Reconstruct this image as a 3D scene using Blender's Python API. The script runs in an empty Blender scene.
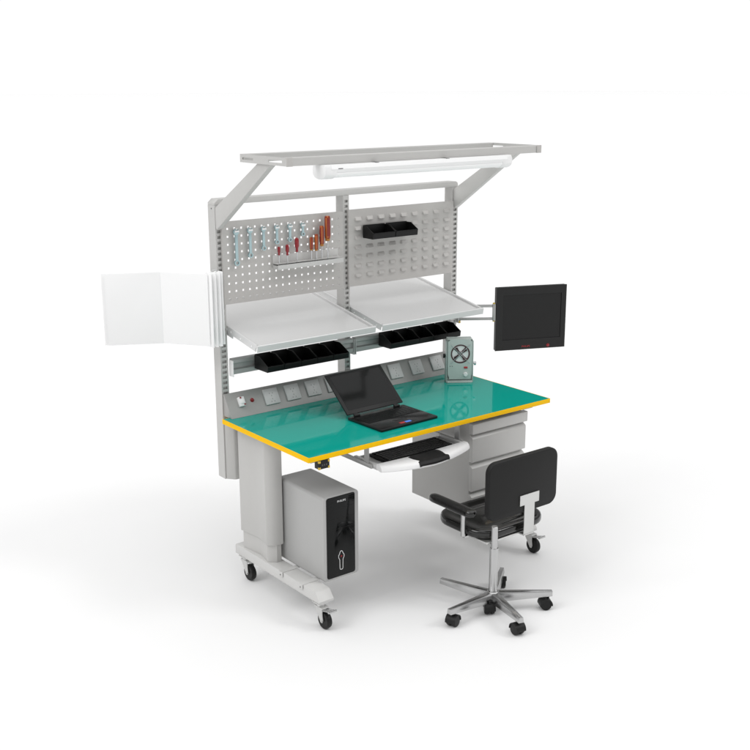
import bpy, bmesh, math, random
from mathutils import Vector, Matrix
R = math.radians
random.seed(4)
sc = bpy.context.scene
col = sc.collection

# ------------------------------------------------------------------ materials
def s2l(c):
    return tuple((v/255/12.92) if v/255 <= .04045 else ((v/255+.055)/1.055)**2.4 for v in c)

def mat(name, rgb, rough=.5, metal=0.0, spec=.5, noise=.012, bump=0.0, scale=60.0, coat=0.0, alpha=None, srgb=False):
    m = bpy.data.materials.new(name); m.use_nodes = True
    nt = m.node_tree; b = nt.nodes['Principled BSDF']
    if srgb: rgb = s2l(rgb)
    b.inputs['Roughness'].default_value = rough
    b.inputs['Metallic'].default_value = metal
    b.inputs['Specular IOR Level'].default_value = spec
    b.inputs['Coat Weight'].default_value = coat
    b.inputs['Coat Roughness'].default_value = .08
    tc = nt.nodes.new('ShaderNodeTexCoord')
    n = nt.nodes.new('ShaderNodeTexNoise'); n.inputs['Scale'].default_value = scale
    n.inputs['Detail'].default_value = 4
    nt.links.new(tc.outputs['Object'], n.inputs['Vector'])
    rp = nt.nodes.new('ShaderNodeMapRange')
    rp.inputs['To Min'].default_value = 1-noise; rp.inputs['To Max'].default_value = 1+noise
    nt.links.new(n.outputs['Fac'], rp.inputs['Value'])
    mx = nt.nodes.new('ShaderNodeVectorMath'); mx.operation = 'SCALE'
    mx.inputs[0].default_value = rgb
    nt.links.new(rp.outputs['Result'], mx.inputs['Scale'])
    nt.links.new(mx.outputs['Vector'], b.inputs['Base Color'])
    rr = nt.nodes.new('ShaderNodeMapRange')
    rr.inputs['To Min'].default_value = max(0, rough*.96); rr.inputs['To Max'].default_value = min(1, rough*1.04)
    nt.links.new(n.outputs['Fac'], rr.inputs['Value'])
    nt.links.new(rr.outputs['Result'], b.inputs['Roughness'])
    if bump:
        n2 = nt.nodes.new('ShaderNodeTexNoise'); n2.inputs['Scale'].default_value = 900
        nt.links.new(tc.outputs['Object'], n2.inputs['Vector'])
        bp = nt.nodes.new('ShaderNodeBump'); bp.inputs['Strength'].default_value = bump
        bp.inputs['Distance'].default_value = .0004
        nt.links.new(n2.outputs['Fac'], bp.inputs['Height'])
        nt.links.new(bp.outputs['Normal'], b.inputs['Normal'])
    return m

M = {}
M['paint'] = mat('grey_powder_coat', (.505, .500, .486), .38, bump=.03, noise=.02)
M['panel'] = mat('panel_powder_coat', (.485, .472, .455), .42, bump=.03, noise=.02)
M['shelf'] = mat('shelf_enamel', (.62, .62, .617), .2)
M['foot'] = mat('foot_powder_coat', (.58, .577, .565), .42, bump=.03)
M['lightgrey'] = mat('plate_grey', (.60, .60, .595), .4)
M['rail'] = mat('aluminium_rail', (.40, .40, .395), .35, metal=.3)
M['teal'] = mat('teal_laminate', (.003, .325, .262), .05, spec=.42, noise=.01, scale=8)
M['yellow'] = mat('yellow_edging', (.90, .52, .004), .5, spec=.08)
M['white'] = mat('white_plastic', (.84, .84, .84), .4, noise=.01)
M['page'] = mat('white_panel', (.92, .92, .92), .55, noise=.004)
M['black'] = mat('black_plastic', (.009, .009, .009), .5, spec=.3)
M['binblack'] = mat('bin_black_plastic', (.004, .004, .004), .42, spec=.25)
M['chairblack'] = mat('chair_black_vinyl', (.006, .006, .0055), .15, spec=.5, noise=.005, coat=.15)
M['backblack'] = mat('chair_back_plastic', (.008, .008, .008), .5, spec=.25)
M['screen'] = mat('dark_screen', (.011, .011, .011), .25, spec=.25)
M['bezel'] = mat('monitor_plastic', (.012, .012, .012), .4, spec=.3)
M['gloss'] = mat('gloss_black', (.005, .0055, .0055), .07, spec=.2)
M['rubber'] = mat('tyre_rubber', (.006, .006, .006), .45, spec=.3)
M['chrome'] = mat('polished_steel', (.50, .50, .50), .24, metal=1.0, noise=.05, scale=25)
M['brushed'] = mat('brushed_aluminium', (.62, .62, .61), .3, metal=.85, scale=30)
M['fork'] = mat('zinc_steel', (.62, .62, .61), .35, metal=.6)
M['tower'] = mat('tower_silver', (.43, .43, .425), .38, metal=.15, bump=.0)
M['ion'] = mat('ioniser_green_grey', (.50, .555, .53), .45)
M['maroon'] = mat('maroon_plastic', (.055, .016, .020), .35)
M['red'] = mat('red_plastic', (.26, .010, .016), .3)
M['darkred'] = mat('dark_red_lens', (.22, .006, .008), .2)
M['redprint'] = mat('red_print', (.42, .02, .025), .5)
M['blue'] = mat('blue_sticker', (.08, .24, .85), .4)
M['orange'] = mat('orange_handle', (.46, .12, .018), .3)
M['oxblood'] = mat('dark_red_handle', (.22, .018, .010), .25)
M['brass'] = mat('amber_collar', (.42, .17, .02), .35)
M['steel'] = mat('tool_steel', (.58, .59, .60), .25, metal=.8)
M['wrench'] = mat('blued_wrench_steel', (.39, .52, .545), .28, metal=.6)
M['grey_dark'] = mat('dark_grey', (.07, .07, .07), .5)
M['print'] = mat('pale_print', (.75, .75, .75), .5)
M['floor'] = mat('white_floor', (.82, .82, .82), .7, noise=.006, scale=3, spec=.3)
M['dimple'] = mat('socket_hole_grey', (.22, .22, .22), .5)
M['lapblack'] = mat('laptop_black', (.007, .007, .007), .16, spec=.35)
M['socketpanel'] = mat('socket_panel_grey', (.34, .335, .325), .4)
M['pin'] = mat('yellow_pin', (.6, .42, .05), .35)
M['slate'] = mat('keycap_black', (.010, .010, .010), .45, spec=.3)

# ------------------------------------------------------------------ mesh helpers
class B:
    def __init__(self): self.bm = bmesh.new()
    def hull(self, pts, faces, mi=0):
        vs = [self.bm.verts.new(p) for p in pts]; fs = []
        for f in faces:
            fc = self.bm.faces.new([vs[i] for i in f]); fc.material_index = mi; fs.append(fc)
        return vs, fs
    def box(self, x0, x1, y0, y1, z0, z1, bev=0.0, seg=2, mi=0, M4=None):
        p = [(x0,y0,z0),(x1,y0,z0),(x1,y1,z0),(x0,y1,z0),(x0,y0,z1),(x1,y0,z1),(x1,y1,z1),(x0,y1,z1)]
        vs, fs = self.hull(p, [(3,2,1,0),(4,5,6,7),(0,1,5,4),(1,2,6,5),(2,3,7,6),(3,0,4,7)], mi)
        if bev:
            es = list({e for f in fs for e in f.edges})
            r = bmesh.ops.bevel(self.bm, geom=es, offset=bev, segments=seg, affect='EDGES', profile=.5, clamp_overlap=True)
            for f in r['faces']: f.material_index = mi
            vs = list({v for f in r['faces'] for v in f.verts} | {v for v in vs if v.is_valid})
        if M4 is not None:
            bmesh.ops.transform(self.bm, matrix=M4, verts=[v for v in vs if v.is_valid])
        return self
    def prism(self, pts, axis, a, b, bev=0.0, seg=2, mi=0, M4=None):
        """polygon pts (2-D) extruded from a to b along axis; the two coordinates are the remaining axes in order"""
        def q(p, t):
            if axis == 'x': return (t, p[0], p[1])
            if axis == 'y': return (p[0], t, p[1])
            return (p[0], p[1], t)
        n = len(pts)
        v = [q(p, a) for p in pts]+[q(p, b) for p in pts]
        vs, fs = self.hull(v, [tuple(range(n))[::-1], tuple(range(n, 2*n))]+[(i,(i+1)%n,n+(i+1)%n,n+i) for i in range(n)], mi)
        bmesh.ops.recalc_face_normals(self.bm, faces=fs)
        if bev:
            es = list({e for f in fs[:2] for e in f.edges})
            r = bmesh.ops.bevel(self.bm, geom=es, offset=bev, segments=seg, affect='EDGES', profile=.5, clamp_overlap=True)
            vs = list({x for f in r['faces'] for x in f.verts} | {x for x in vs if x.is_valid})
        if M4 is not None:
            bmesh.ops.transform(self.bm, matrix=M4, verts=[x for x in vs if x.is_valid])
        return self
    def lathe(self, prof, origin, axis=(0,0,1), seg=24, mi=0, cap=True):
        """prof: (radius, height) pairs along axis from origin"""
        ax = Vector(axis).normalized()
        u = ax.orthogonal().normalized(); w = ax.cross(u); o = Vector(origin)
        rings = []
        for r, h in prof:
            if r < 1e-6: rings.append([self.bm.verts.new(o+ax*h)])
            else: rings.append([self.bm.verts.new(o+ax*h+(u*math.cos(2*math.pi*k/seg)+w*math.sin(2*math.pi*k/seg))*r) for k in range(seg)])
        fs = []
        for A, C in zip(rings, rings[1:]):
            for k in range(seg):
                j = (k+1) % seg
                if len(A) == 1 and len(C) == 1: continue
                if len(A) == 1: f = (A[0], C[k], C[j])
                elif len(C) == 1: f = (A[k], A[j], C[0])
                else: f = (A[k], A[j], C[j], C[k])
                fc = self.bm.faces.new(f); fc.material_index = mi; fs.append(fc)
        for ring in (rings[0], rings[-1]):
            if cap and len(ring) > 1:
                fc = self.bm.faces.new(ring); fc.material_index = mi; fs.append(fc)
        bmesh.ops.recalc_face_normals(self.bm, faces=fs)
        return self
    def cyl(self, p0, p1, r, r1=None, seg=20, mi=0):
        d = Vector(p1)-Vector(p0)
        return self.lathe([(r, 0), (r if r1 is None else r1, d.length)], p0, d, seg, mi)
    def tube(self, path, r, seg=10, mi=0, closed=False):
        P = [Vector(p) for p in path]; n = len(P); rings = []; prev = None
        for i in range(n):
            t = (P[(i+1) % n]-P[i-1]) if closed else (P[min(i+1, n-1)]-P[max(i-1, 0)])
            t.normalize()
            u = (prev - t*prev.dot(t)) if prev is not None else t.orthogonal()
            u.normalize(); prev = u; w = t.cross(u)
            rings.append([self.bm.verts.new(P[i]+(u*math.cos(2*math.pi*k/seg)+w*math.sin(2*math.pi*k/seg))*r) for k in range(seg)])
        fs = []
        for i in range(n if closed else n-1):
            A, C = rings[i], rings[(i+1) % n]
            for k in range(seg):
                j = (k+1) % seg
                f = self.bm.faces.new((A[k], A[j], C[j], C[k])); f.material_index = mi; fs.append(f)
        if not closed:
            for ring in (rings[0], rings[-1]): fs.append(self.bm.faces.new(ring))
        bmesh.ops.recalc_face_normals(self.bm, faces=fs)
        return self
    def sheet(self, xs, zs, holes, y, t):
        """vertical sheet in the x-z plane at y (front), t thick (towards +y), grid lines xs, zs, open cells in holes"""
        g = [[self.bm.verts.new((x, y, z)) for x in xs] for z in zs]; fs = []
        for j in range(len(zs)-1):
            for i in range(len(xs)-1):
                if (i, j) in holes: continue
                fs.append(self.bm.faces.new((g[j][i], g[j][i+1], g[j+1][i+1], g[j+1][i])))
        loose = [v for r in g for v in r if not v.link_faces]
        bmesh.ops.delete(self.bm, geom=loose, context='VERTS')
        bmesh.ops.solidify(self.bm, geom=fs, thickness=t)
        return self

def grp(name, loc, label, cat, group=None, rz=0.0):
    o = bpy.data.objects.new(name, None); col.objects.link(o)
    o.empty_display_size = .05
    o.location = loc; o.rotation_euler = (0, 0, rz); tag(o, label, cat, group)
    return o
def tag(o, label=None, cat=None, group=None, kind=None):
    if label: o['label'] = label
    if cat: o['category'] = cat
    if group: o['group'] = group
    if kind: o['kind'] = kind
    return o
def root_of(o):
    while o.parent: o = o.parent
    return o
def put(name, b, m, parent=None, loc=None, local=False, smooth=35, label=None):
    """link the mesh as one object. World coordinates unless local=True (then in the parent's space)."""
    bm = b.bm if isinstance(b, B) else b
    off = Vector((0, 0, 0))
    if loc is not None: off = Vector(loc)
    elif parent is not None and not local: off = Vector(root_of(parent).location)
    if off.length and not (local and loc is None):
        bmesh.ops.translate(bm, verts=bm.verts, vec=-off)
    me = bpy.data.meshes.new(name); bm.to_mesh(me); bm.free()
    for q in (m if isinstance(m, (list, tuple)) else [m]): me.materials.append(M[q])
    if smooth:
        me.polygons.foreach_set('use_smooth', [True]*len(me.polygons))
        me.set_sharp_from_angle(angle=R(smooth))
    o = bpy.data.objects.new(name, me); col.objects.link(o)
    if parent is not None: o.parent = parent
    elif loc is not None: o.location = loc
    if label: o['label'] = label
    return o
def copy_tree(o, parent=None):
    c = o.copy(); col.objects.link(c); c.parent = parent
    for ch in [x for x in o.children]: copy_tree(ch, c)
    return c
def text(name, s, m, size, M4, parent, depth=.0004):
    cu = bpy.data.curves.new(name, 'FONT'); cu.body = s; cu.size = size
    cu.align_x = 'CENTER'; cu.align_y = 'CENTER'; cu.extrude = depth
    t = bpy.data.objects.new(name+'_src', cu); col.objects.link(t)
    dg = bpy.context.evaluated_depsgraph_get(); dg.update()
    me = bpy.data.meshes.new_from_object(t.evaluated_get(dg)); me.name = name
    bpy.data.objects.remove(t); bpy.data.curves.remove(cu)
    me.transform(M4); me.materials.clear(); me.materials.append(M[m])
    o = bpy.data.objects.new(name, me); col.objects.link(o); o.parent = parent
    return o
def rrect(x0, x1, y0, y1, r, n=6):
    out = []
    for cx, cy, a0 in ((x1-r, y0+r, -90), (x1-r, y1-r, 0), (x0+r, y1-r, 90), (x0+r, y0+r, 180)):
        for k in range(n+1):
            a = R(a0+90*k/n); out.append((cx+r*math.cos(a), cy+r*math.sin(a)))
    return out
T = Matrix.Translation
def Rot(a, ax): return Matrix.Rotation(R(a), 4, ax)

# ------------------------------------------------------------------ camera (solved from the photograph)
CAM = Vector((-2.2641, -3.3310, 2.1498))
yaw, pitch, roll = .6613, -.2591, -.0031
fwd = Vector((math.sin(yaw)*math.cos(pitch), math.cos(yaw)*math.cos(pitch), math.sin(pitch)))
rt = Vector((math.cos(yaw), -math.sin(yaw), 0)); up = rt.cross(fwd)
r2 = rt*math.cos(roll)+up*math.sin(roll); u2 = up*math.cos(roll)-rt*math.sin(roll)
cd = bpy.data.cameras.new('camera'); cam = bpy.data.objects.new('camera', cd); col.objects.link(cam)
cam.matrix_world = Matrix(((r2.x, u2.x, -fwd.x, CAM.x), (r2.y, u2.y, -fwd.y, CAM.y), (r2.z, u2.z, -fwd.z, CAM.z), (0, 0, 0, 1)))
cd.sensor_width = 36; cd.lens = 1093.56*36/750; cd.clip_end = 5000; cd.clip_start = .05
sc.camera = cam

# ------------------------------------------------------------------ floor
b = B(); b.hull([(-300,-300,0),(300,-300,0),(300,300,0),(-300,300,0)], [(0,1,2,3)])
fl = put('floor', b, 'floor', smooth=0); fl['kind'] = 'structure'

# ================================================================== WORKBENCH
W, D, ZT = 1.3525, .66, .75
bench = grp('workbench', (.676, .35, 0), 'pale grey workbench on castors with yellow edged teal top and tall back frame', 'workbench')
# desktop
b = B(); b.box(.003, W-.003, .003, D-.003, .746, .75)
put('desktop', b, 'teal', bench)
b = B(); b.box(.004, W-.004, .004, D-.004, .7296, .7458)
board = put('board_core', b, 'lightgrey', bench)
b = B(); b.box(0, W, 0, .003, .7294, .7498, .0008); b.box(0, W, D-.003, D, .7294, .7498, .0008)
b.box(0, .003, .003, D-.003, .7294, .7498); b.box(W-.003, W, .003, D-.003, .7294, .7498)
put('edge_band', b, 'yellow', bench)
# lifting columns
prof = [(.049,.616),(.0575,.545),(.0635,.50),(.0560,.440),(.046,.402),(.052,.390),(.070,.376),(.090,.371),(.112,.371),(.118,.378),(.118,.62),(.112,.628),(.060,.628)]
def inset(pr, d):
    cx = sum(p[0] for p in pr)/len(pr); cy = sum(p[1] for p in pr)/len(pr)
    return [(p[0]+(d if p[0] < cx else -d), p[1]+(d if p[1] < cy else -d)) for p in pr]
for s in (0, 1):
    f = (lambda p: p) if s == 0 else (lambda p: (W-p[0], p[1]))
    b = B(); b.prism([f(p) for p in prof], 'z', .235, .7288, bev=.0015)
    sl = put('column', b, 'paint', bench)
    b = B(); b.prism([f(p) for p in inset(prof, .007)], 'z', .1542, .25)
    put('column_base', b, 'paint', sl)
    # desk support arm
    b = B(); x0, x1 = (.05, .115) if s == 0 else (W-.115, W-.05)
    b.box(x0, x1, .06, .366, .700, .7290, .003)
    put('support_arm', b, 'paint', bench)
    # foot beam
    x0, x1 = (.046, .1190) if s == 0 else (W-.1190, W-.046)
    b = B(); b.prism([(.668,.109),(.668,.148),(.662,.154),(.044,.154),(.036,.150),(.010,.118),(.010,.109)], 'x', x0, x1, bev=.002)
    put('foot_beam', b, 'foot', bench)
b = B(); b.box(.115, W-.115, .50, .54, .690, .7290, .002)
put('cross_beam', b, 'paint', bench)
# casters
def caster(x, y, brake):
    root = None
    b = B()
    b.box(x-.026, x+.026, y+.004, y+.054, .1045, .1088, .001)           # plate
    b.cyl((x, y+.028, .092), (x, y+.028, .1046), .017)
    b.box(x-.0185, x+.0185, y-.004, y+.05, .0845, .0925, .002)
    for s in (-1, 1):
        b.prism([(y+.046,.088),(y-.002,.088),(y-.009,.040),(y-.004,.028),(y+.006,.028),(y+.012,.036)], 'x', x+s*.0165-.0015, x+s*.0165+.0015)
    b.cyl((x-.021, y, .036), (x+.021, y, .036), .005, seg=12)
    o = put('caster', b, 'fork', bench)
    b = B()
    b.lathe([(.012,-.012),(.027,-.0115),(.031,-.0125),(.0345,-.0115),(.0365,-.007),(.037,0),(.0365,.007),(.0345,.0115),(.031,.0125),(.027,.0115),(.012,.012)], (x, y, .037), (1,0,0), 36)
    put('wheel', b, 'rubber', o)
    if brake:
        b = B()
        b.box(-.017, .017, -.036, .012, 0, .004, .0012, M4=T((x, y-.012, .083)) @ Rot(-14, 'X'))
        b.box(-.020, .020, -.046, -.036, -.004, .005, .0015, M4=T((x, y-.012, .083)) @ Rot(-14, 'X'))
        put('brake_lever', b, 'chrome', o)
for x in (.070, W-.070):
    caster(x, .006, True); caster(x, .585, False)
# tower clips on the left foot
for y in (.288, .138):
    b = B()
    b.box(.042, .285, y-.014, y+.014, .1545, .1558); b.box(.0415, .0435, y-.0138, y+.0138, .134, .1556)
    b.cyl((.0400, y+.002, .141), (.0417, y+.002, .141), .0028, seg=10, mi=1)
    put('clip', b, ['foot', 'grey_dark'], bench)
# posts
PY0, PY1 = .70, .757
def post(x0, x1, z0, z1):
    b = B()
    xs = [x0, x0+.0075, x1-.0075, x1]; zs = [z0]; holes = set(); z = z0+.012
    while z < z1-.02:
        zs += [z, z+.012]; holes.add((1, len(zs)-2)); z += .0235
    zs.append(z1)
    b.sheet(xs, zs, holes, PY0, .002)
    b.box(x0, x0+.0015, PY0+.0021, PY1, z0, z1); b.box(x1-.0015, x1, PY0+.0021, PY1, z0, z1)
    b.box(x0+.0016, x1-.0016, PY0+.008, PY0+.0095, z0, z1); b.box(x0+.0016, x1-.0016, PY1-.0015, PY1, z0, z1)
    b.box(x0+.0016, x1-.0016, PY0+.0096, PY1-.0016, z0, z0+.002)
    return put('post', b, 'paint', bench)
LX, MX, RX = (.0274, .0634), (.693, .7255), (1.357, 1.393)
post(*LX, .457, 1.6665); post(*MX, .80, 1.6665); post(*RX, .457, 1.6665)
for s in (0, 1):
    f = (lambda x: x) if s == 0 else (lambda x: 1.4204-x)
    b = B(); b.prism([(f(.033),.6985),(f(.033),.694),(f(.055),.667),(f(.062),.6625),(f(.092),.6625),(f(.098),.668),(f(.098),.6985)], 'z', .457, .7286, bev=.002)
    put('post_mount', b, 'paint', bench)
# top rail
b = B(); x0, x1 = LX[0], RX[1]
b.prism([(x0,1.667),(x0,1.676),(x0+.018,1.6915),(x1-.014,1.6935),(x1-.004,1.689),(x1,1.680),(x1,1.667)], 'y', PY0, PY1, bev=.0015)
rail = put('top_rail', b, 'paint', bench)
b = B(); b.cyl((x0-.001, .7275, 1.652), (x0+.001, .7275, 1.652), .003, seg=10)
put('screw', b, 'grey_dark', rail)
# perforated panel
PX0, PX1, PZ0, PZ1 = .0495, .681, 1.244, 1.597
hx = [.0765+.0340*k for k in range(18)]; hz = [1.5665-.0335*k for k in range(10)][::-1]
xs = [PX0]; zs = [PZ0]; cx = set(); cz = set()
for v in hx: xs += [v-.0045, v+.0045]; cx.add(len(xs)-2)
for v in hz: zs += [v-.0045, v+.0045]; cz.add(len(zs)-2)
xs.append(PX1); zs.append(PZ1)
b = B(); b.sheet(xs, zs, {(i, j) for i in cx for j in cz}, .686, .0015)
for q in ((PX0, PX1, PZ0, PZ0+.0015), (PX0, PX1, PZ1-.0015, PZ1), (PX0, PX0+.0015, PZ0+.0016, PZ1-.0016), (PX1-.0015, PX1, PZ0+.0016, PZ1-.0016)):
    b.box(q[0], q[1], .6876, .6992, q[2], q[3])
peg = put('perforated_panel', b, 'panel', bench, smooth=0)
# louvre panel
b = B()
LX0, LX1, LZ0, LZ1 = .7115, 1.3525, 1.247, 1.601
b.box(LX0, LX1, .686, .6875, LZ0, LZ1)
for q in ((LX0, LX1, LZ0, LZ0+.0015), (LX0, LX1, LZ1-.0015, LZ1), (LX0, LX0+.0015, LZ0+.0016, LZ1-.0016), (LX1-.0015, LX1, LZ0+.0016, LZ1-.0016)):
    b.box(q[0], q[1], .6876, .6992, q[2], q[3])
for i in range(9):
    for j in range(7):
        x, z = .7645+.0677*i, 1.5588-.0433*j
        w, h, d = .0188, .0090, .0125
        # pressed tab: slopes out from the top, open underneath
        p = [(x-w,.6859,z+h),(x+w,.6859,z+h),(x+w,.6859,z-h),(x-w,.6859,z-h),
             (x-w+.005,.6859-d*.38,z+h-.004),(x+w-.005,.6859-d*.38,z+h-.004),(x+w-.002,.6859-d,z-h),(x-w+.002,.6859-d,z-h)]
        vs, fs = b.hull(p, [(0,1,5,4),(4,5,6,7),(0,4,7,3),(1,2,6,5),(3,7,6,2)])
        bmesh.ops.recalc_face_normals(b.bm, faces=fs)
        es = [e for f in fs[:4] for e in f.edges if len(e.link_faces) == 2 and e.verts[0].co.y < .6858 or (e.verts[1].co.y < .6858)]
        bmesh.ops.bevel(b.bm, geom=list(set(es)), offset=.0032, segments=3, affect='EDGES', profile=.5)
put('louvre_panel', b, 'panel', bench)
# tilted shelves
def shelf(x0, x1):
    A = T((0, .455, 1.1035)) @ Rot(math.degrees(math.atan(.192)), 'X')
    L = .545; b = B()
    b.box(x0+.012, x1-.012, .012, L-.012, -.012, -.0105, M4=A)
    # rolled rim
    def rim(p):
        return [(0,-.030),(0,-.003),(.002,-.0006),(.004,0),(.0095,0),(.0115,-.001),(.013,-.004),(.013,-.0125),(.003,-.0125),(.003,-.030)]
    pr = rim(0)
    b.prism([(y, z) for y, z in pr], 'x', x0, x1, M4=A)                                  # front
    b.prism([(L-y, z) for y, z in pr], 'x', x0, x1, M4=A)                                # back
    b.prism([(x0+y, z-.0004) for y, z in pr], 'y', .0135, L-.0135, M4=A)
    b.prism([(x1-y, z-.0004) for y, z in pr], 'y', .0135, L-.0135, M4=A)
    o = put('shelf', b, 'shelf', bench)
    for y in (.045, .135, .215, .25):
        b = B(); b.lathe([(.0042,0),(.0042,.0012),(.002,.002),(0,.002)], A @ Vector((x0, y, -.018)), (-1,0,0), 10)
        put('screw', b, 'white', o)
    for x in (x0+.004, x1-.007):                                                         # bracket under the shelf
        b = B(); b.box(x, x+.003, .205, .262, -.046, -.0135, M4=A)
        put('shelf_bracket', b, 'shelf', o)
shelf(.066, .690); shelf(.729, 1.3525)
# bin rails
for x0, x1 in ((.070, .722), (.735, 1.352)):
    b = B()
    b.prism([(.6985,.936),(.672,.936),(.669,.939),(.669,.957),(.674,.959),(.680,.962),(.680,.980),(.674,.983),(.669,.986),(.669,1.000),(.673,1.004),(.6985,1.004)], 'x', x0, x1)
    o = put('bin_rail', b, 'rail', bench)
    for xa, mm in ((x0-.0035, 'white' if x0 < .5 else 'lightgrey'), (x1+.0002, 'lightgrey')):
        b = B(); b.box(xa, xa+.0033, .664, .6986, .926, .999, .001); put('end_plate', b, mm, o)
# socket panel (sloping box at the back of the desk)
SX0, SX1 = .031, 1.345
b = B(); b.prism([(.631,.7505),(.690,.849),(.6945,.849),(.6985,.845),(.6985,.7505)], 'x', SX0, SX1, bev=.0012)
sp = put('socket_panel', b, 'socketpanel', bench)
sl = math.degrees(math.atan2(.0985, .059))
A = T((0, .631, .7505)) @ Rot(sl, 'X')           # local y runs up the slope, local z out of it
for x in (.2175, .331, .4445, .558, .797, .930, 1.0635, 1.197):
    b = B()
    b.box(x, x+.074, .028, .101, .0002, .0090, .002, M4=A)
    for dx, dy in ((.037,.052),(.029,.040),(.045,.040),(.029,.078),(.045,.078),(.037,.066)):
        b.box(x+dx-.0014, x+dx+.0014, dy-.0028, dy+.0028, .00905, .0093, mi=1, M4=A)
    put('socket', b, ['lightgrey', 'dimple'], sp)
b = B(); b.box(.084, .114, .045, .088, .0002, .016, .003, M4=A); b.box(.088, .110, .055, .078, .0158, .021, .003, M4=A)
sw = put('switch', b, 'white', sp)
for x, y in ((.095, .083), (.108, .051)):
    b = B(); b.box(x-.004, x+.004, y-.0035, y+.0035, .0162, .0185, .001, M4=A)
    put('switch_mark', b, 'darkred', sw)
b = B(); o3 = A @ Vector((.157, .066, 0)); nrm = (A.to_3x3() @ Vector((0,0,1)))
b.lathe([(.010,.0002),(.010,.002),(.0075,.0022),(.0072,.005),(.004,.0078),(0,.0085)], o3, nrm, 20)
put('pilot_lamp', b, 'darkred', sp)
# overhead frame
FZ0, FZ1 = 1.857, 1.889
b = B()
b.prism([(.138,FZ0),(.138,FZ1-.002),(.140,FZ1),(.170,FZ1),(.172,FZ1-.002),(.172,FZ0)], 'x', .024, 1.371)
put('overhead_rail', b, 'paint', bench)
b = B(); b.prism([(.470,FZ0),(.470,FZ1-.002),(.468,FZ1),(.440,FZ1),(.438,FZ1-.002),(.438,FZ0)], 'x', .024, 1.371)
put('overhead_rail', b, 'paint', bench)
for x in (.020, 1.3712):
    b = B(); ys = [.1385, .168, .262, .372, .452, .4695]; zs = [FZ0, FZ0+.011, FZ0+.020, FZ1]
    g = {}
    for i, y in enumerate(ys):
        for j, z in enumerate(zs): g[i, j] = b.bm.verts.new((x, y, z))
    fs = [b.bm.faces.new((g[i,j], g[i+1,j], g[i+1,j+1], g[i,j+1])) for i in range(5) for j in range(3) if (i, j) not in ((1,1),(3,1))]
    bmesh.ops.recalc_face_normals(b.bm, faces=fs)
    bmesh.ops.solidify(b.bm, geom=fs, thickness=.0034)
    bmesh.ops.recalc_face_normals(b.bm, faces=b.bm.faces)
    mx_ = min(v.co.x for v in b.bm.verts); bmesh.ops.translate(b.bm, verts=b.bm.verts, vec=(x-mx_, 0, 0))
    b.box(x+.0002, x+.0034, .137, .1384, FZ0, FZ1)
    put('overhead_end', b, 'paint', bench)
for x0, x1 in ((.0185, .046), (1.349, 1.3765)):
    b = B(); b.box(x0, x1, .1335, .1376, FZ0-.001, FZ1+.001, .001); put('end_cap', b, 'panel', bench)
# cantilever arms
for x0, x1 in ((.028, .054), (1.362, 1.388)):
    b = B(); b.prism([(.6985,1.574),(.6985,1.656),(.688,1.663),(.355,1.8568),(.258,1.8568),(.635,1.603),(.690,1.566)], 'x', x0, x1, bev=.0015)
    put('cantilever_arm', b, 'paint', bench)
# hooks on the panel
hook_x = [.1105, .1785, .2465, .3145, .3825, .4505]
for x in hook_x:
    b = B()
    b.tube([(x,.687,1.5665),(x,.676,1.5665),(x,.668,1.5645),(x,.664,1.569)], .0016, 8)
    b.box(x-.011, x+.010, .6635, .6655, 1.5515, 1.5585, .0006); b.box(x-.003, x+.003, .6660, .6857, 1.5635, 1.5655)
    put('hook', b, 'white', peg)

# ------------------------------------------------------------------ desk height control
b = B(); b.box(.050, .102, .002, .034, .690, .7288, .003)
ctl = grp('height_control', (.076, .018, .69), 'small black control box with yellow corners hanging under the front of the teal desktop', 'control box')
put('housing', b, 'black', ctl)
for x in (.0495, .0935):
    for z in (.6895, .716):
        b = B(); b.box(x, x+.009, .0012, .010, z, z+.010, .001); put('corner_guard', b, 'pin', ctl)
for x in (.066, .076, .086):
    b = B(); b.box(x-.003, x+.003, .0006, .0022, .704, .711, .0008); put('button', b, 'grey_dark', ctl)

# ================================================================== TUBE LIGHT
lt = grp('tube_light', (.67, .15, 1.80), 'long white tube light with a rounded diffuser hanging under the overhead frame', 'light fitting')
lx0, lx1 = .175, 1.170
b = B(); b.prism([(.112,1.8563),(.188,1.8563),(.196,1.840),(.190,1.826),(.110,1.826),(.104,1.840)], 'x', lx0+.03, lx1-.03)
put('housing', b, 'white', lt)
arc = [(.150+.040*math.cos(a), 1.826-.022*math.sin(a)) for a in [math.pi*k/14 for k in range(15)]]
b = B(); b.prism([(y, z-.0004) for y, z in arc], 'x', lx0+.03, lx1-.03)
put('diffuser', b, 'page', lt)
arc2 = [(.150+.043*math.cos(a), 1.826-.0255*math.sin(a)) for a in [math.pi*k/14 for k in range(15)]]
for x0, x1 in ((lx0, lx0+.055), (lx1-.055, lx1)):
    b = B(); b.prism(arc2+[(.1065,1.842),(.114,1.8564),(.186,1.8564),(.1935,1.842)], 'x', x0, x1, bev=.003)
    put('end_cap', b, 'white', lt)
b = B(); b.box(lx0+.06, lx0+.082, .1035, .1058, 1.8395, 1.8425)
put('label_mark', b, 'grey_dark', lt)
for x in (.43, .80):
    b = B(); b.box(x-.010, x+.010, .1115, .150, 1.8455, 1.8567); put('mounting_clip', b, 'grey_dark', lt)

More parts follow.
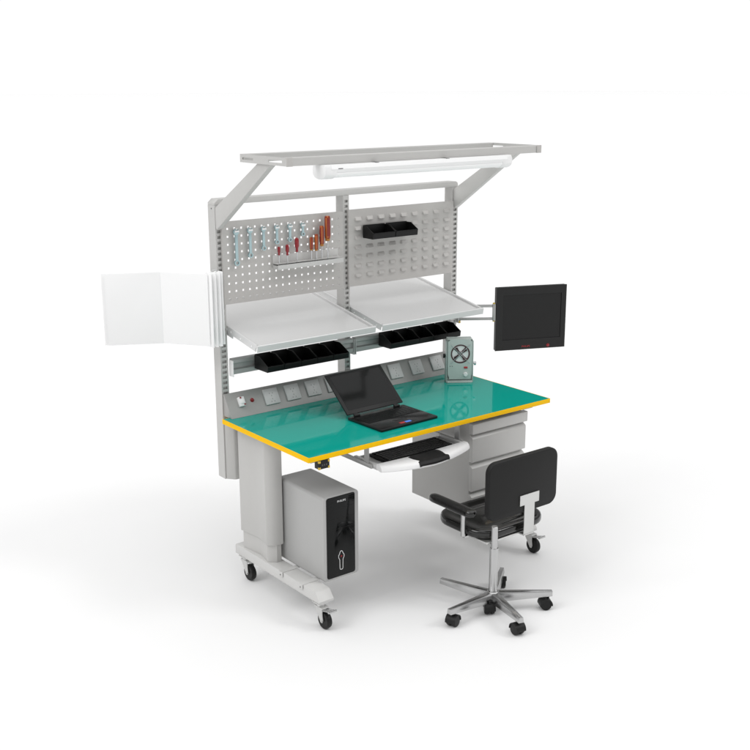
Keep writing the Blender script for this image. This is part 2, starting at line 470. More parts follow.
# ================================================================== DISPLAY PANELS (white leaves on the left post)
dp = grp('flip_panel_holder', (-.02, .70, 1.075), 'open white flip panel holder fixed to the left upright like a big blank book', 'flip panels')
pz0, pz1 = 1.0765, 1.3935
def leaf(p0, p1, t, name='leaf'):
    p0, p1 = Vector(p0), Vector(p1); d = (p1-p0).normalized(); n = Vector((-d.y, d.x))
    q = [p0+n*t/2, p0-n*t/2, p1-n*t/2, p1+n*t/2]
    b = B(); b.prism([(v.x, v.y) for v in q], 'z', pz0+.004, pz1-.004, bev=.0015); put(name, b, 'page', dp)
leaf((-.040, .664), (-.166, .836), .006)
leaf((-.1672, .8380), (-.374, .947), .006)
leaf((-.170, .8500), (-.381, .9605), .005)
for k, x in enumerate((-.036, -.0155, .005)):
    b = B()
    b.prism([(x+.001, .690), (x+.001, .657), (x+.0035, .651), (x+.0065, .649), (x+.0095, .651), (x+.012, .657), (x+.012, .690)], 'z', pz0-.002, pz1, bev=.001)
    put('hinge_strip', b, 'page', dp)
b = B(); b.prism([(.0245,.690),(.0245,.660),(.028,.656),(.031,.660),(.031,.690)], 'z', pz0+.004, pz1, bev=.001)
put('hinge_strip', b, 'page', dp)
for z in (1.10, 1.345):
    b = B(); b.box(-.036, .050, .6902, .6994, z, z+.03, .001); put('bracket', b, 'lightgrey', dp)
b = B(); b.tube([(-.012,.675,1.3938),(-.012,.675,1.401),(.010,.675,1.401),(.010,.675,1.3938)], .0016, 8); put('hanging_loop', b, 'steel', dp)

# ================================================================== MONITOR + ARM
P0 = Vector((1.402, .691, 0)); P1 = Vector((1.5395, .589, 0)); dv = (P1-P0).normalized()
ang = math.degrees(math.atan2(dv.y, dv.x)); L = (P1-P0).length
b = B(); b.box(1.3935, 1.3955, .700, .750, .975, 1.10); b.box(1.3935, 1.412, .684, .6985, .985, 1.09, .002)
ma = put('monitor_arm', b, 'rail', bench)
for z in (1.004, 1.070):
    A = T((P0.x, P0.y, z)) @ Rot(ang, 'Z')
    b = B(); b.box(0, L, -.007, .007, -.0065, .0065, .002, M4=A)
    put('arm_bar', b, 'rail', ma)
b = B(); b.box(L+.0004, L+.016, -.009, .009, 1.004-.009, 1.070+.010, .002, M4=T((P0.x, P0.y, 0)) @ Rot(ang, 'Z'))
put('arm_link', b, 'rail', ma)
for x, y, z, r_, h in ((P1.x+.006, P1.y-.005, .990, .006, .0047), (P1.x+.006, P1.y-.005, 1.0803, .006, .006), (P0.x+.002, P0.y-.004, .984, .007, .011)):
    b = B(); b.cyl((x, y, z), (x, y, z+h), r_, seg=12); put('pivot_pin', b, 'pin', ma)
MR = R(-22.9)
mon = grp('monitor', (1.5525, .5745, .835), 'flat black monitor with red lettering held out beside the right upright', 'monitor', rz=MR)
mw, mh = .383, .3275
b = B(); xs = [0, .037, .356, mw]; zs = [0, .0535, .2865, mh]
b.sheet(xs, zs, {(1, 1)}, 0, .008)
put('bezel', b, 'bezel', mon, local=True, smooth=0)
b = B(); b.box(.034, .359, .0035, .0075, .050, .290); put('screen', b, 'screen', mon, local=True)
b = B(); b.box(.001, mw-.001, .0082, .030, .001, mh-.001, .004); b.box(.05, mw-.05, .030, .048, .05, mh-.05, .008)
b.box(-.012, .0, .010, .026, .185, .232, .002)
put('rear_shell', b, 'bezel', mon, local=True)
text('lettering', 'PHILIPS', 'redprint', .0125, T((.167, -.0004, .0155)) @ Rot(90, 'X') @ Matrix.Scale(1.15, 4, (1,0,0)), mon)
b = B(); b.lathe([(.0085,0),(.0085,.0015),(.006,.003),(0,.0032)], (.289, 0, .0145), (0,-1,0), 20)
put('power_button', b, 'red', mon, local=True)

# ================================================================== PARTS BINS
def bin_mesh(w, d, h, lip, t=.002):
    """open-fronted stacking bin; local origin back-left-bottom, front towards -y"""
    b = B(); run = d*.42
    side = [(0,0),(0,h),(-(d-run)*.62,h*1.0),(-d+.012,lip+.006),(-d,lip),(-d+.004,0)]
    b.prism(side, 'x', 0, t); b.prism(side, 'x', w-t, w)
    b.box(t+.0001, w-t-.0001, -d+.0045, -.0001, 0, t)
    b.prism([(-d+.0042,.0002),(-d+.0002,lip),(-d+.0022,lip),(-d+.0062,.0002)], 'x', t+.0001, w-t-.0001)
    b.box(t+.0001, w-t-.0001, -t, 0, t+.0001, h)
    b.box(.004, w-.004, .0002, .004, h-.006, h+.003)                    # hanging lip
    # rims
    b.box(t+.0001, w-t-.0001, -d-.0015, -d-.0001, lip-.004, lip-.0005)
    return b
def bins(n, x0, pitch, w, d, y, z, h, lip, labels, group):
    me = None
    for k in range(n):
        if me is None:
            o = put('parts_bin', bin_mesh(w, d, h, lip), 'binblack', None, local=True)
            me = o
        else:
            o = me.copy(); col.objects.link(o)
        o.location = (x0+k*pitch, y, z); tag(o, labels[k], 'bin', group)
five = ['leftmost', 'second from the left', 'middle', 'fourth from the left', 'rightmost']
bins(5, .1755, .0878, .0858, .108, .664, .949, .060, .027, [f'black open bin, {f} of five on the rail under the left shelf' for f in five], 'black bins on the rail under the left shelf')
bins(5, .868, .0888, .0868, .094, .664, .949, .060, .027, [f'black open bin, {f} of five on the rail under the right shelf' for f in five], 'black bins on the rail under the right shelf')
bins(2, .783, .1345, .131, .079, .6725, 1.470, .055, .028, ['black open bin hung on the louvred panel, the one nearer the centre upright', 'black open bin hung on the louvred panel, the one farther from the centre upright'], 'black bins hung on the louvred panel')

# ================================================================== WRENCHES
def wrench_mesh(L):
    s = L/.158; w = .0066*(.72+.28*s); hr = .0138*(.62+.38*s); rr = .0125*(.62+.38*s); t = .0032
    def ring_poly():
        pts = []
        # open jaw at the top (z up), ring at the bottom; outline in x-z
        jz = -hr
        for a in range(125, 361+55, 14):
            pass
        return pts
    b = B()
    # shank
    b.prism([(-w,-L+rr*1.6),(w,-L+rr*1.6),(w,-hr*1.7),(-w,-hr*1.7)], 'y', -t, t, bev=.0012)
    # jaw
    pts = []
    for k in range(17):
        a = R(60-300*k/16); pts.append((hr*math.cos(a), -hr+hr*math.sin(a)))
    pts += [(-hr*.34, -hr*.30), (-hr*.34, -hr*1.10), (hr*.34, -hr*1.10), (hr*.34, -hr*.30)]
    b.prism(pts, 'y', -t*1.25, t*1.25, bev=.0005, M4=T((0,0,-hr)) @ Rot(14,'Y') @ T((0,0,hr)))
    # ring
    c = Vector((0, 0, -L+rr)); n = 22; vs = []
    for yy in (-t*1.3, t*1.3):
        for r_ in (rr, rr*.58):
            vs.append([b.bm.verts.new((r_*math.cos(2*math.pi*k/n), yy, c.z+r_*math.sin(2*math.pi*k/n))) for k in range(n)])
    fs = []
    for k in range(n):
        j = (k+1) % n
        for A_, C_ in ((0,1),(2,3),(0,2),(1,3)): fs.append(b.bm.faces.new((vs[A_][k], vs[A_][j], vs[C_][j], vs[C_][k])))
    bmesh.ops.recalc_face_normals(b.bm, faces=fs)
    return b
wl = [.158, .130, .105, .084, .080, .060]
wlab = ['longest pale blue wrench, at the left end of the row on the perforated panel',
        'second longest wrench, hung just right of the longest one',
        'third longest wrench hung between the second longest and the small ones',
        'small wrench hung above and left of the shortest red screwdriver',
        'small wrench hung straight above the middle red screwdriver',
        'shortest wrench, last at the right end of the hanging row']
for x, L, lb in zip(hook_x, wl, wlab):
    o = put('wrench', wrench_mesh(L), 'wrench', None, local=True)
    o.location = (x-.001, .6715, 1.5665); tag(o, lb, 'wrench', 'wrenches hung in a row on the perforated panel')

# ================================================================== TOOL RACK + SCREWDRIVERS
rk = grp('tool_rack', (.47, .684, 1.375), 'pale narrow tool rack with a front lip hooked on the perforated panel', 'tool rack')
reds = [(.3147,1.4736,1.435,.0066),(.358,1.479,1.4310,.0080),(.4085,1.5046,1.441,.0094)]
oras = [(.4844,1.5004,1.4415,.0078),(.5115,1.5114,1.437,.0084),(.5415,1.5457,1.455,.0104),(.5735,1.5877,1.4755,.0130)]
b = B()
RX0, RX1 = .296, .648
b.box(RX0, RX1, .6828, .6846, 1.380, 1.434)
b.box(RX0, RX1, .6415, .6826, 1.3785, 1.3805)
b.box(RX0, RX1, .6395, .6414, 1.375, 1.395)
b.box(RX0, RX0+.0015, .6416, .6826, 1.3806, 1.392)
for z in (1.398,):
    b.box(RX0, RX1, .648, .6826, z, z+.0012)
put('rack_body', b, 'foot', rk)
for x in (.33, .60):
    b = B(); b.box(x-.006, x+.006, .680, .6827, 1.425, 1.44, .001); put('hook', b, 'lightgrey', rk)
rlab = ['shortest red handled screwdriver, at the left end of the rack', 'middle red handled screwdriver in the rack, taller than its left neighbour', 'longest red handled screwdriver, nearest to the orange ones']
for (x, zt, zb, r), lb in zip(reds, rlab):
    g = grp('screwdriver', (x, .660, 1.383), lb, 'screwdriver', 'red screwdrivers standing in the rack')
    h = zt-zb
    b = B(); b.lathe([(.45*r,0),(.62*r,.02*h),(.66*r,.12*h),(.58*r,.22*h),(.72*r,.30*h),(r,.42*h),(r,.80*h),(.85*r,.92*h),(.5*r,.99*h),(0,h)], (x,.660,zb), (0,0,1), 12)
    put('handle', b, 'red', g, smooth=28)
    b = B(); b.cyl((x,.660,1.383),(x,.660,zb+.001), .0022, seg=10); put('blade', b, 'steel', g)
olab = ['shortest orange handled screwdriver, next to the red ones', 'second shortest orange handled screwdriver in the rack', 'second tallest orange handled screwdriver in the rack', 'tallest orange handled screwdriver, thick and last on the right of the rack']
for (x, zt, zb, r), lb in zip(oras, olab):
    g = grp('screwdriver', (x, .658, 1.383), lb, 'screwdriver', 'orange screwdrivers standing in the rack')
    h = zt-zb; b = B(); seg = 12
    b.lathe([(r*.8,.10*h),(r*.95,.13*h),(r,.2*h),(r,.93*h),(r*.9,.98*h),(r*.6,h)], (x,.658,zb), (0,0,1), seg)
    b.bm.faces.ensure_lookup_table()
    for f in b.bm.faces:
        c = f.calc_center_median(); n_ = Vector((c.x-x, c.y-.658, 0))
        if n_.length > r*.7 and f.normal.z < .9:
            a = (math.degrees(math.atan2(n_.y, n_.x))+360) % 360
            if int(a//(360/seg)) % 3 != 1: f.material_index = 1
    put('handle', b, ['orange', 'oxblood'], g, smooth=28)
    b = B(); b.lathe([(r*.55,0),(r*.8,.02*h),(r*.85,.10*h)], (x,.658,zb), (0,0,1), 12); put('collar', b, 'brass', g)
    b = B(); b.cyl((x,.658,1.383),(x,.658,zb+.001), .0026, seg=10); put('blade', b, 'steel', g)

# ================================================================== LAPTOP
hl = Vector((.426, .306)); hr_ = Vector((.743, .3145)); la = math.atan2(hr_.y-hl.y, hr_.x-hl.x)
lap = grp('laptop', (.4205, .193, .7502), 'open black laptop with red and blue stickers on the teal desktop', 'laptop', rz=la)
lw, ld = .317, .228                                    # local: x 0..lw, y -ld/2..ld/2
y0, y1 = -.114, .114
b = B(); b.box(0, lw, y0, y1, .0005, .0120, .002); put('base', b, 'lapblack', lap, local=True)
b = B(); b.box(.014, lw-.014, y0+.10, y1-.022, .0115, .0123); put('keyboard_bed', b, 'gloss', lap, local=True)
b = B()
rows = [(15, 0), (15, .004), (14, .007), (13, .010), (9, 0)]
kx0, kx1, ky1, kh = .018, lw-.018, y1-.026, .0195
for ri, (n, off) in enumerate(rows):
    pw = (kx1-kx0)/n
    for k in range(n):
        x = kx0+k*pw
        b.box(x+.0012, x+pw-.0012, ky1-(ri+1)*kh+.0012, ky1-ri*kh-.0012, .0120, .0134, .0005, 1)
put('keys', b, 'lapblack', lap, local=True)
b = B(); b.box(.118, .185, y0+.018, y0+.072, .0118, .0123, .0002); b.box(.118, .150, y0+.006, y0+.0125, .0118, .0126, .0003); b.box(.153, .185, y0+.006, y0+.0125, .0118, .0126, .0003)
put('touchpad', b, 'bezel', lap, local=True)
A = T((0, y1-.006, .0165)) @ Rot(-48.5+90, 'X')          # screen plane: local y up the lid
b = B(); b.box(0, lw, .010, .226, -.007, 0, .002, M4=A); lid = put('screen_lid', b, 'black', lap, local=True)
b = B(); b.box(.018, lw-.018, .030, .212, .0001, .0006, M4=A); put('display', b, 'gloss', lid, local=True)
for x in (.03, lw-.06):
    b = B(); b.cyl((x, y1-.006, .0150), (x+.03, y1-.006, .0150), .0055, seg=14); b.box(x+.004, x+.026, .0, .012, -.006, -.001, M4=A)
    put('hinge', b, 'black', lap, local=True)
b = B(); b.box(.119, .147, y0+.014, y0+.030, .0121, .0126); put('sticker', b, 'redprint', lap, local=True, label='red sticker')
b = B(); b.box(.150, .181, y0+.014, y0+.030, .0121, .0126); put('sticker', b, 'blue', lap, local=True, label='blue sticker')

# ================================================================== IONISER
ion = grp('ioniser_blower', (1.1557, .502, .75), 'grey green ionising air blower with round fan standing at the back right of the desktop', 'air blower', rz=math.atan2(-.0741, .1108))
iw, ih, idp = .133, .2185, .062
cx_, cz_, fr = .068, .1437, .0470
# face plate with a round opening
b = B(); n = 32; ring = [b.bm.verts.new((cx_+fr*math.cos(2*math.pi*k/n), 0, cz_+fr*math.sin(2*math.pi*k/n))) for k in range(n)]
def sq(a):
    c, s_ = math.cos(a), math.sin(a)
    x0_, x1_, z0_, z1_ = .007, iw-.007, .0175, ih-.003
    tx = ((x1_ if c > 0 else x0_)-cx_)/c if abs(c) > 1e-9 else 1e9
    tz = ((z1_ if s_ > 0 else z0_)-cz_)/s_ if abs(s_) > 1e-9 else 1e9
    t = min(tx, tz); return (cx_+c*t, 0, cz_+s_*t)
angs = sorted([2*math.pi*k/n for k in range(n)])
outer = [b.bm.verts.new(sq(a)) for a in angs]
for k in range(n): b.bm.faces.new((ring[k], ring[(k+1) % n], outer[(k+1) % n], outer[k]))
ex = bmesh.ops.extrude_edge_only(b.bm, edges=[e for e in b.bm.edges if e.verts[0] in ring and e.verts[1] in ring])
bmesh.ops.translate(b.bm, verts=[v for v in ex['geom'] if isinstance(v, bmesh.types.BMVert)], vec=(0, .02, 0))
bmesh.ops.recalc_face_normals(b.bm, faces=b.bm.faces)
for f in list(b.bm.faces):
    pass
b.box(.007, .0085, .0004, idp, .0175, ih-.003); b.box(iw-.0085, iw-.007, .0004, idp, .0175, ih-.003)
b.box(.0088, iw-.0088, .0004, idp, ih-.0045, ih-.003); b.box(.0088, iw-.0088, .0004, idp, .0175, .019); b.box(.0088, iw-.0088, idp-.0015, idp, .0192, ih-.0047)
put('housing', b, 'ion', ion, local=True)
b = B(); b.box(0, .005, .004, idp-.006, 0, ih-.012, .001); b.box(iw-.005, iw, .004, idp-.006, 0, ih-.012, .001); b.box(.0052, iw-.0052, -.004, idp+.006, 0, .006, .001)
b.box(.0052, iw-.0052, .003, .0045, .006, .0115)
put('stand', b, 'ion', ion, local=True)
b = B(); b.lathe([(fr+.0005, .0040), (0, .0040)], (cx_, 0, cz_), (0,1,0), 32, cap=False); put('background_disc', b, 'white', ion, local=True)  # added white disc stands in for bright background seen between the blades
b = B(); b.lathe([(.010,-.002),(.011,0),(.011,.0038)], (cx_,0,cz_), (0,1,0), 24)
for k in range(4):
    a = 2*math.pi*k/4+.79; pts = []
    for r_, da, yy in ((.008,-.5,-.0012),(.036,-.34,-.0014),(.0405,.14,.0022),(.008,.5,.0022)):
        pts.append((cx_+r_*math.cos(a+da), yy, cz_+r_*math.sin(a+da)))
    pts2 = [(p[0], p[1]+.0012, p[2]) for p in pts]
    vs, fs = b.hull(pts+pts2, [(0,1,2,3),(7,6,5,4),(0,4,5,1),(1,5,6,2),(2,6,7,3),(3,7,4,0)]); bmesh.ops.recalc_face_normals(b.bm, faces=fs)
for k in range(20):
    pass
fan = put('fan', b, 'maroon', ion, local=True)
b = B(); b.lathe([(fr,-.0002),(fr,.0082),(fr-.0065,.0082),(fr-.0065,-.0002),(fr,-.0002)], (cx_,0,cz_), (0,1,0), 36, cap=False); put('fan_shroud', b, 'maroon', ion, local=True)
b = B()
for a in (45, 135):
    c, s_ = math.cos(R(a)), math.sin(R(a))
    b.cyl((cx_-c*.066, -.0034, cz_-s_*.066), (cx_+c*.066, -.0034, cz_+s_*.066), .0012, seg=8)
for r_ in (.009,): b.tube([(cx_+r_*math.cos(2*math.pi*k/32), -.0030, cz_+r_*math.sin(2*math.pi*k/32)) for k in range(32)], .0009, 6, closed=True)
put('guard', b, 'steel', ion, local=True)
b = B(); b.box(.086, .104, -.003, .001, .0715, .0805, .001); put('indicator', b, 'redprint', ion, local=True)
b = B(); b.lathe([(.0105,0),(.0105,.004),(.0085,.010),(0,.0105)], (.0940, 0, .0420), (0,-1,0), 24); put('dial', b, 'white', ion, local=True)
b = B(); b.lathe([(.004,0),(.004,.006),(.010,.0062),(.010,.015),(.008,.017),(0,.017)], (iw, .03, .089), (1,0,0), 16); put('side_knob', b, 'steel', ion, local=True)
b = B(); b.lathe([(.004,0),(.004,.003),(.011,.0032),(.011,.011),(.008,.012),(0,.012)], (0, .03, .129), (-1,0,0), 16); put('side_knob', b, 'black', ion, local=True)
for x, z in ((.019,.083),(.030,.083)):
    b = B(); b.cyl((x, -.001, z), (x, .0005, z), .002, seg=10); put('screw', b, 'grey_dark', ion, local=True)

# ================================================================== DRAWER CABINET
dc = grp('drawer_cabinet', (1.064, .24, .262), 'grey metal drawer cabinet hung under the right end of the teal desktop', 'drawer cabinet')
b = B(); b.box(.8965, 1.2285, .0505, .445, .262, .704, .002)
b.box(.91, .94, .07, .43, .7042, .7290); b.box(1.185, 1.215, .07, .43, .7042, .7290)
put('body', b, 'paint', dc)
b = B(); b.prism([(.0503,.658),(.027,.658),(.025,.660),(.025,.7035),(.028,.7055),(.0503,.7055)], 'x', .893, 1.2335, bev=.0012)
put('drawer', b, 'paint', dc)
for z0, z1 in ((.526,.6355),(.388,.4975),(.268,.3595)):
    b = B(); b.prism([(.0503,z0),(.032,z0),(.030,z0+.002),(.030,z1),(.034,z1+.005),(.0503,z1+.016)], 'x', .8965, 1.229, bev=.001)
    put('drawer', b, 'paint', dc)

# ================================================================== KEYBOARD TRAY + KEYBOARD
kt = grp('keyboard_tray', (.605, .09, .61), 'white bow fronted keyboard tray hung under the desktop with black wrist pad', 'keyboard tray')
tx0, tx1, tb = .360, .850, .190
def fy(x): t = (x-tx0)/(tx1-tx0); return -.002-.056*math.sin(math.pi*t)**.85 if 0 < t < 1 else -.002
xs = [tx0+(tx1-tx0)*k/24 for k in range(25)]
b = B(); b.prism([(tx0+.001, tb), (tx0+.001, .03)]+[(x, fy(x)+.012) for x in xs[1:-1]]+[(tx1-.001, .03), (tx1-.001, tb)], 'z', .612, .6175)
b.box(tx0-.0, tx0+.016, .032, tb, .6178, .634, .003); b.box(tx1-.016, tx1, .032, tb, .6178, .634, .003)
b.box(tx0+.0165, tx1-.0165, tb-.008, tb, .6178, .626, .002)
put('tray', b, 'shelf', kt)
b = B()                                                   # bowed front: swept section
sec = [(.030,.6175),(.030,.634),(.026,.638),(.016,.638),(.006,.632),(.001,.622),(.0,.614),(.003,.610),(.012,.610)]
rings = []
for x in xs:
    y = fy(x); t = abs((x-tx0)/(tx1-tx0)*2-1)
    rings.append([b.bm.verts.new((x, (y+p[0]*1.0) if p[0] < .02 else .034, p[1]-.006*(1-t))) for p in sec])
fs = []
for a_, c_ in zip(rings, rings[1:]):
    for k in range(len(sec)):
        j = (k+1) % len(sec); fs.append(b.bm.faces.new((a_[k], a_[j], c_[j], c_[k])))
fs += [b.bm.faces.new(rings[0]), b.bm.faces.new(rings[-1])]
bmesh.ops.recalc_face_normals(b.bm, faces=fs)
put('tray_front', b, 'white', kt)
b = B(); rings = []
px = [.524+.164*k/12 for k in range(13)]
for i, x in enumerate(px):
    y = fy(x); t = abs((x-tx0)/(tx1-tx0)*2-1); e = -.003 if i in (0, 12) else 0
    pad = [(.030,.636+e),(.028,.641+e),(.016,.6425+e),(y+.004,.638+e),(y-.0025,.628+e),(y-.002,.619+e),(y+.010,.616)]
    rings.append([b.bm.verts.new((x, p[0], p[1]-.006*(1-t))) for p in pad])
fs = []
for a_, c_ in zip(rings, rings[1:]):
    for k in range(7):
        j = (k+1) % 7; fs.append(b.bm.faces.new((a_[k], a_[j], c_[j], c_[k])))
fs += [b.bm.faces.new(rings[0]), b.bm.faces.new(rings[-1])]
bmesh.ops.recalc_face_normals(b.bm, faces=fs)
put('wrist_pad', b, 'black', kt)
for x0, x1 in ((.350, .3595), (.8505, .860)):
    b = B(); b.box(x0, x1, .055, .330, .613, .632, .002); put('slide', b, 'rail', kt)
    b = B(); xm = x0+.001 if x0 < .6 else x1-.004
    b.box(xm, xm+.003, .075, .105, .6324, .7290); b.box(xm, xm+.003, .250, .280, .6324, .7290); b.box(xm-.010, xm+.014, .075, .105, .7262, .7291)
    put('hanger', b, 'rail', kt)
kb = grp('keyboard', (.612, .10, .6178), 'black keyboard lying in the white pull out tray', 'keyboard')
b = B(); b.box(.428, .796, .036, .168, .6179, .632, .003); put('case', b, 'black', kb)
b = B()
for ri in range(6):
    n = 21; pw = .352/n
    for k in range(n):
        if ri == 0 and 4 <= k <= 9: continue
        x = .436+k*pw; y = .0425+ri*.0198+(.003 if ri == 5 else 0)
        b.box(x+.001, x+pw-.001, y+.001, y+.0182, .6318, .6375, .001, 1)
    if ri == 0: b.box(.436+4*pw+.001, .436+10*pw-.001, .0435, .0607, .6318, .6375, .001, 1)
put('keys', b, 'slate', kb)

# ================================================================== COMPUTER TOWER
tw = grp('computer_tower', (.2115, .25, .156), 'silver computer tower with a glossy black front standing on the left foot clips', 'computer')
tx0, tx1, ty0, ty1, tz0, tz1 = .1215, .3020, .0815, .418, .1560, .5285
b = B(); b.prism(rrect(tx0, tx1, tz0, tz1, .014, 6), 'y', ty0, ty1, bev=.004)
put('case', b, 'tower', tw)
def zrect(x0, x1, z0, z1, r): return rrect(x0, x1, z0, z1, r, 5)
b = B(); b.prism(zrect(.1370, .2810, .166, .5235, .010), 'y', ty0-.003, ty0+.0005, bev=.0012)
fp = put('front_panel', b, 'gloss', tw)
b = B()
for z in (.508, .490, .470, .425, .380):
    b.box(.1395, .2785, ty0-.0036, ty0-.0028, z, z+.0014)
put('drive_seam', b, 'black', fp)
text('lettering', 'PHILIPS', 'print', .0115, T((.2080, ty0-.0036, .4995)) @ Rot(90, 'X') @ T(-Vector(tw.location)) if False else T(Vector((.212, ty0-.0036, .5000))-Vector(tw.location)) @ Rot(90, 'X') @ Matrix.Scale(1.2, 4, (1,0,0)), fp)
key = []
for a in range(-52, 233, 12): key.append((.2085+.0145*math.cos(R(a)), .2560+.0165*math.sin(R(a))))
kp = [(p[0], p[1]+(.010 if abs(p[0]-.2085) < .006 and p[1] > .262 else 0)) for p in key]
kp = [(.2170,.2400),(.2225,.2500),(.2225,.2600),(.2170,.2670),(.2155,.2730),(.2120,.2775),(.2085,.2785),(.2050,.2775),(.2015,.2730),(.2000,.2670),(.1945,.2600),(.1945,.2500),(.2000,.2400),(.2010,.2000),(.2030,.1965),(.2085,.1950),(.2140,.1965),(.2160,.2000)]
b = B(); b.tube([(x, ty0-.0030, z) for x, z in kp], .0014, 8, closed=True); put('emblem', b, 'print', fp)
b = B(); b.lathe([(.0045,0),(.0045,.001),(0,.0016)], (.2085, ty0-.003, .255), (0,-1,0), 16); put('power_button', b, 'darkred', fp)

# ================================================================== CHAIR
S = 1.0287
def ch(x, y, z): return CAM+(Vector((x, y, z))-CAM)*S       # measured at the photo's depth, then stood on the floor
hub = ch(.636, -.387, .14)
chair = grp('swivel_chair', (hub.x, hub.y, 0), 'black swivel chair with one visible armrest and steel star base turned to the desk', 'chair')
# star base
for k in range(5):
    a = R(37+72*k); d = Vector((math.cos(a), math.sin(a), 0)); n = Vector((-d.y, d.x, 0))
    h0 = hub.copy(); L = .252
    tip = h0+d*L; b = B()
    zt0, zt1 = .0865, .0835
    w0, w1, hh0, hh1 = .021, .0120, .042, .0225
    pts = []
    for c, w, z, h in ((h0+d*.004, w0, zt0, hh0), (tip, w1, zt1, hh1)):
        pts += [(c+n*w*.72).to_tuple()[:2]+(z,), (c-n*w*.72).to_tuple()[:2]+(z,), (c-n*w).to_tuple()[:2]+(z-h,), (c+n*w).to_tuple()[:2]+(z-h,)]
    vs, fs = b.hull(pts, [(0,1,2,3),(7,6,5,4),(0,4,5,1),(1,5,6,2),(2,6,7,3),(3,7,4,0)])
    bmesh.ops.recalc_face_normals(b.bm, faces=fs)
    bmesh.ops.bevel(b.bm, geom=list({e for f in fs for e in f.edges}), offset=.0015, segments=2, affect='EDGES', profile=.5)
    put('base_arm', b, 'chrome', chair)
b = B(); b.lathe([(.022,-.040),(.026,-.036),(.026,.003),(.021,.007)], hub, (0,0,1), 28); put('hub', b, 'chrome', chair)
# casters (one stands under the hub instead of under the fifth arm)
def chair_caster(x, y, yaw_, ztop):
    A = T((x, y, 0)) @ Rot(yaw_, 'Z')
    b = B(); r = .0245
    for s in (-1, 1):
        q = B(); 
        b.lathe([(.006,-.0085),(r*.86,-.0085),(r,-.005),(r,.004),(r*.9,.0085),(.006,.0095)], A @ Vector((0, s*.0125, r)), A.to_3x3() @ Vector((0, s, 0)), 26)
    o = put('caster', b, 'rubber', chair)
    b = B()
    arc = [((r+.003)*math.cos(a), r+(r+.003)*math.sin(a)) for a in [R(-8+196*k/14) for k in range(15)]]
    arc += [((r-.002)*math.cos(a), r+(r-.002)*math.sin(a)) for a in [R(188-196*k/14) for k in range(15)]]
    b.prism(arc, 'y', -.0235, .0235, M4=A); b.box(-.010, .018, -.0036, .0036, .012, .042, M4=A)
    put('hood', b, 'black', o)
    b = B(); b.cyl(A @ Vector((.012, 0, .040)), A @ Vector((.012, 0, ztop)), .005, seg=12); put('stem', b, 'black', o)
for k, yw in ((0, 40), (2, 200), (3, 260), (4, 330)):
    a = R(37+72*k); p = hub+Vector((math.cos(a), math.sin(a), 0))*.236
    chair_caster(p.x-.012*math.cos(R(yw)), p.y-.012*math.sin(R(yw)), yw, .0625)
# the odd caster nearer the middle
pc = ch(.604, -.401, .06)
chair_caster(pc.x, pc.y, 235, .062)
# gas column
b = B(); b.lathe([(.0185,.008),(.0185,.200),(.0178,.202),(.0142,.203),(.0142,.296),(.012,.298)], hub, (0,0,1), 28)
put('column', b, 'chrome', chair)
# seat
p0 = ch(.585, -.378, .36); p1 = ch(.978, -.050, .36); zs_ = p0.z
def ringpts(ins, z, r): return [(x, y, z) for x, y in rrect(p0.x+ins, p1.x-ins, p0.y+ins, p1.y-ins, max(r-ins, .012), 8)]
levels = [(.035, zs_), (.012, zs_+.002), (.003, zs_+.008), (.0, zs_+.016), (.0, zs_+.030), (.003, zs_+.037), (.010, zs_+.0415), (.022, zs_+.0425), (.036, zs_+.0405), (.050, zs_+.0375), (.062, zs_+.0365), (.072, zs_+.0380), (.084, zs_+.0410), (.097, zs_+.0450), (.112, zs_+.0490), (.128, zs_+.0518), (.146, zs_+.0534), (.156, zs_+.0537)]
b = B(); rings = [[b.bm.verts.new(p) for p in ringpts(i, z, .105)] for i, z in levels]; fs = []
for A_, C_ in zip(rings, rings[1:]):
    n = len(A_)
    for k in range(n): fs.append(b.bm.faces.new((A_[k], A_[(k+1) % n], C_[(k+1) % n], C_[k])))
fs += [b.bm.faces.new(rings[0][::-1]), b.bm.faces.new(rings[-1])]
bmesh.ops.recalc_face_normals(b.bm, faces=fs)
put('seat', b, 'chairblack', chair, smooth=50)
# plate joining column and seat
b = B(); b.box(hub.x-.03, (p0.x+p1.x)/2+.05, p0.y+.004, p0.y+.16, zs_-.008, zs_-.0003, .001); b.box(hub.x-.012, hub.x+.012, hub.y-.004, p0.y+.02, zs_-.012, zs_-.0083)
put('seat_plate', b, 'brushed', chair)
# backrest
q0 = ch(.588, -.40, .455); q1 = ch(.979, -.40, .702); yb = q0.y
def bend(x, z): return 0.0
b = B(); b.prism(rrect(q0.x, q1.x, q0.z, q1.z, .045, 8), 'y', yb, yb+.028, bev=.005, seg=3)
put('backrest', b, 'backblack', chair)
t0 = ch(.760, -.40, .4885); t1 = ch(.870, -.40, .5330); s0 = ch(.787, -.40, .3585); s1 = ch(.845, -.40, .4885)
b = B(); pts = [(t0.x,t0.z),(s0.x,t0.z),(s0.x,s0.z),(s1.x,s0.z),(s1.x,t0.z),(t1.x,t0.z),(t1.x,t1.z),(t0.x,t1.z)]
b.prism(pts, 'y', yb-.005, yb-.0003, bev=.0008)
b.box(s0.x, s1.x, yb-.005, p0.y+.06, s0.z-.0055, s0.z-.0006)
put('back_bracket', b, 'brushed', chair)
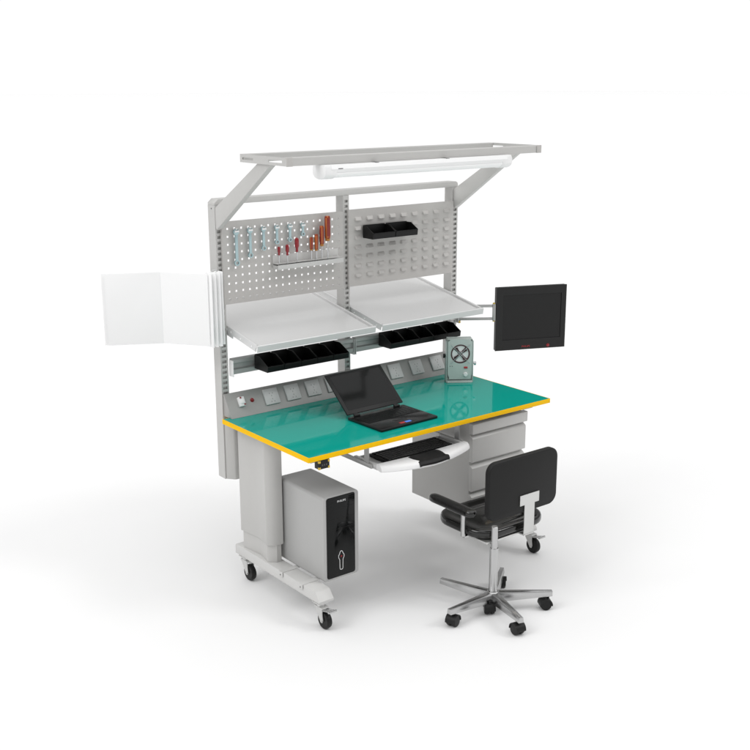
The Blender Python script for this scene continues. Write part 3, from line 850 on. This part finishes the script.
# armrests
for xo in (.583, .985):
    a0 = ch(xo, -.325, .455); a1 = ch(xo, -.055, .455)
    n = 14; Lr = a1.y-a0.y; b = B(); rings = []
    for i in range(n+1):
        t = .5-.5*math.cos(math.pi*i/n); y = a0.y+Lr*t; dd = min(t, 1-t)*Lr; e = math.sqrt(max(.06, 1-(1-min(dd/.026, 1))**2))
        rw = .026*e; rh = .0175*(.5+.5*e)
        rings.append([b.bm.verts.new((a0.x+rw*math.copysign(abs(math.cos(q))**.7, math.cos(q)), y, a0.z+.016+rh*math.copysign(abs(math.sin(q))**.8, math.sin(q)))) for q in [2*math.pi*j/18 for j in range(18)]])
    fs = []
    for A_, C_ in zip(rings, rings[1:]):
        for k in range(18): fs.append(b.bm.faces.new((A_[k], A_[(k+1) % 18], C_[(k+1) % 18], C_[k])))
    fs += [b.bm.faces.new(rings[0]), b.bm.faces.new(rings[-1])]; bmesh.ops.recalc_face_normals(b.bm, faces=fs)
    ar = put('armrest', b, 'chairblack', chair, smooth=50)
    b = B(); py = ch(xo, -.262, .4).y; px_ = p0.x-.006 if xo < .8 else p1.x+.006
    b.cyl((px_, py, zs_+.001), (px_, py, a0.z+.008), .0105, seg=18)
    b.box(min(px_, px_+(.05 if xo < .8 else -.05)), max(px_, px_+(.05 if xo < .8 else -.05)), py-.010, py+.010, zs_-.0065, zs_+.0005)
    b.box(px_-.004, px_+.004, py+.012, py+.10, a0.z-.006, a0.z-.001, M4=None)
    put('armrest_post', b, 'chrome', ar)

# ================================================================== LIGHT
# a white studio: bright horizon, dimmer middle, overhead soft light
SKY_MID, SKY_TOP = .30, 1.46
LAMP_L, LAMP_K = .26, .16
w = bpy.data.worlds.new('World'); sc.world = w; w.use_nodes = True
nt = w.node_tree; bg = nt.nodes['Background']
tc = nt.nodes.new('ShaderNodeTexCoord'); sx = nt.nodes.new('ShaderNodeSeparateXYZ'); cr = nt.nodes.new('ShaderNodeValToRGB')
nt.links.new(tc.outputs['Generated'], sx.inputs['Vector']); nt.links.new(sx.outputs['Z'], cr.inputs['Fac'])
E_ = cr.color_ramp.elements
def stop(p, v):
    e = E_.new(p); e.color = (v/2, v/2, v/2, 1)
E_[0].position = 0; E_[0].color = (.51,)*3+(1,); E_[1].position = 1; E_[1].color = (SKY_TOP/2,)*3+(1,)
stop(.075, 1.02); stop(.13, SKY_MID); stop(.40, SKY_MID); stop(.80, SKY_TOP)
nt.links.new(cr.outputs['Color'], bg.inputs['Color']); bg.inputs['Strength'].default_value = 2.0
def area(name, loc, target, size, power):
    d = bpy.data.lights.new(name, 'AREA'); d.shape = 'SQUARE'; d.size = size; d.energy = power
    o = bpy.data.objects.new(name, d); col.objects.link(o); o.location = loc
    o.rotation_euler = (Vector(target)-Vector(loc)).to_track_quat('-Z', 'Y').to_euler()
    return o
# big lamps far outside the set, so that the whole white floor is lit alike
def far_lamp(name, d, size, rad):
    d = Vector(d).normalized()*2000
    return area(name, d, (0, 0, .8), size*5, rad*math.pi**2*2000**2)
far_lamp('softbox', (-.72, .12, .62), 190, LAMP_L)
far_lamp('key_lamp', (.52, -.55, .66), 90, LAMP_K)

sc.view_settings.view_transform = 'Standard'; sc.view_settings.look = 'None'
sc.view_settings.exposure = 0; sc.view_settings.gamma = 1
sc.cycles.max_bounces = 10; sc.cycles.diffuse_bounces = 6; sc.cycles.glossy_bounces = 6
sc.cycles.use_denoising = True
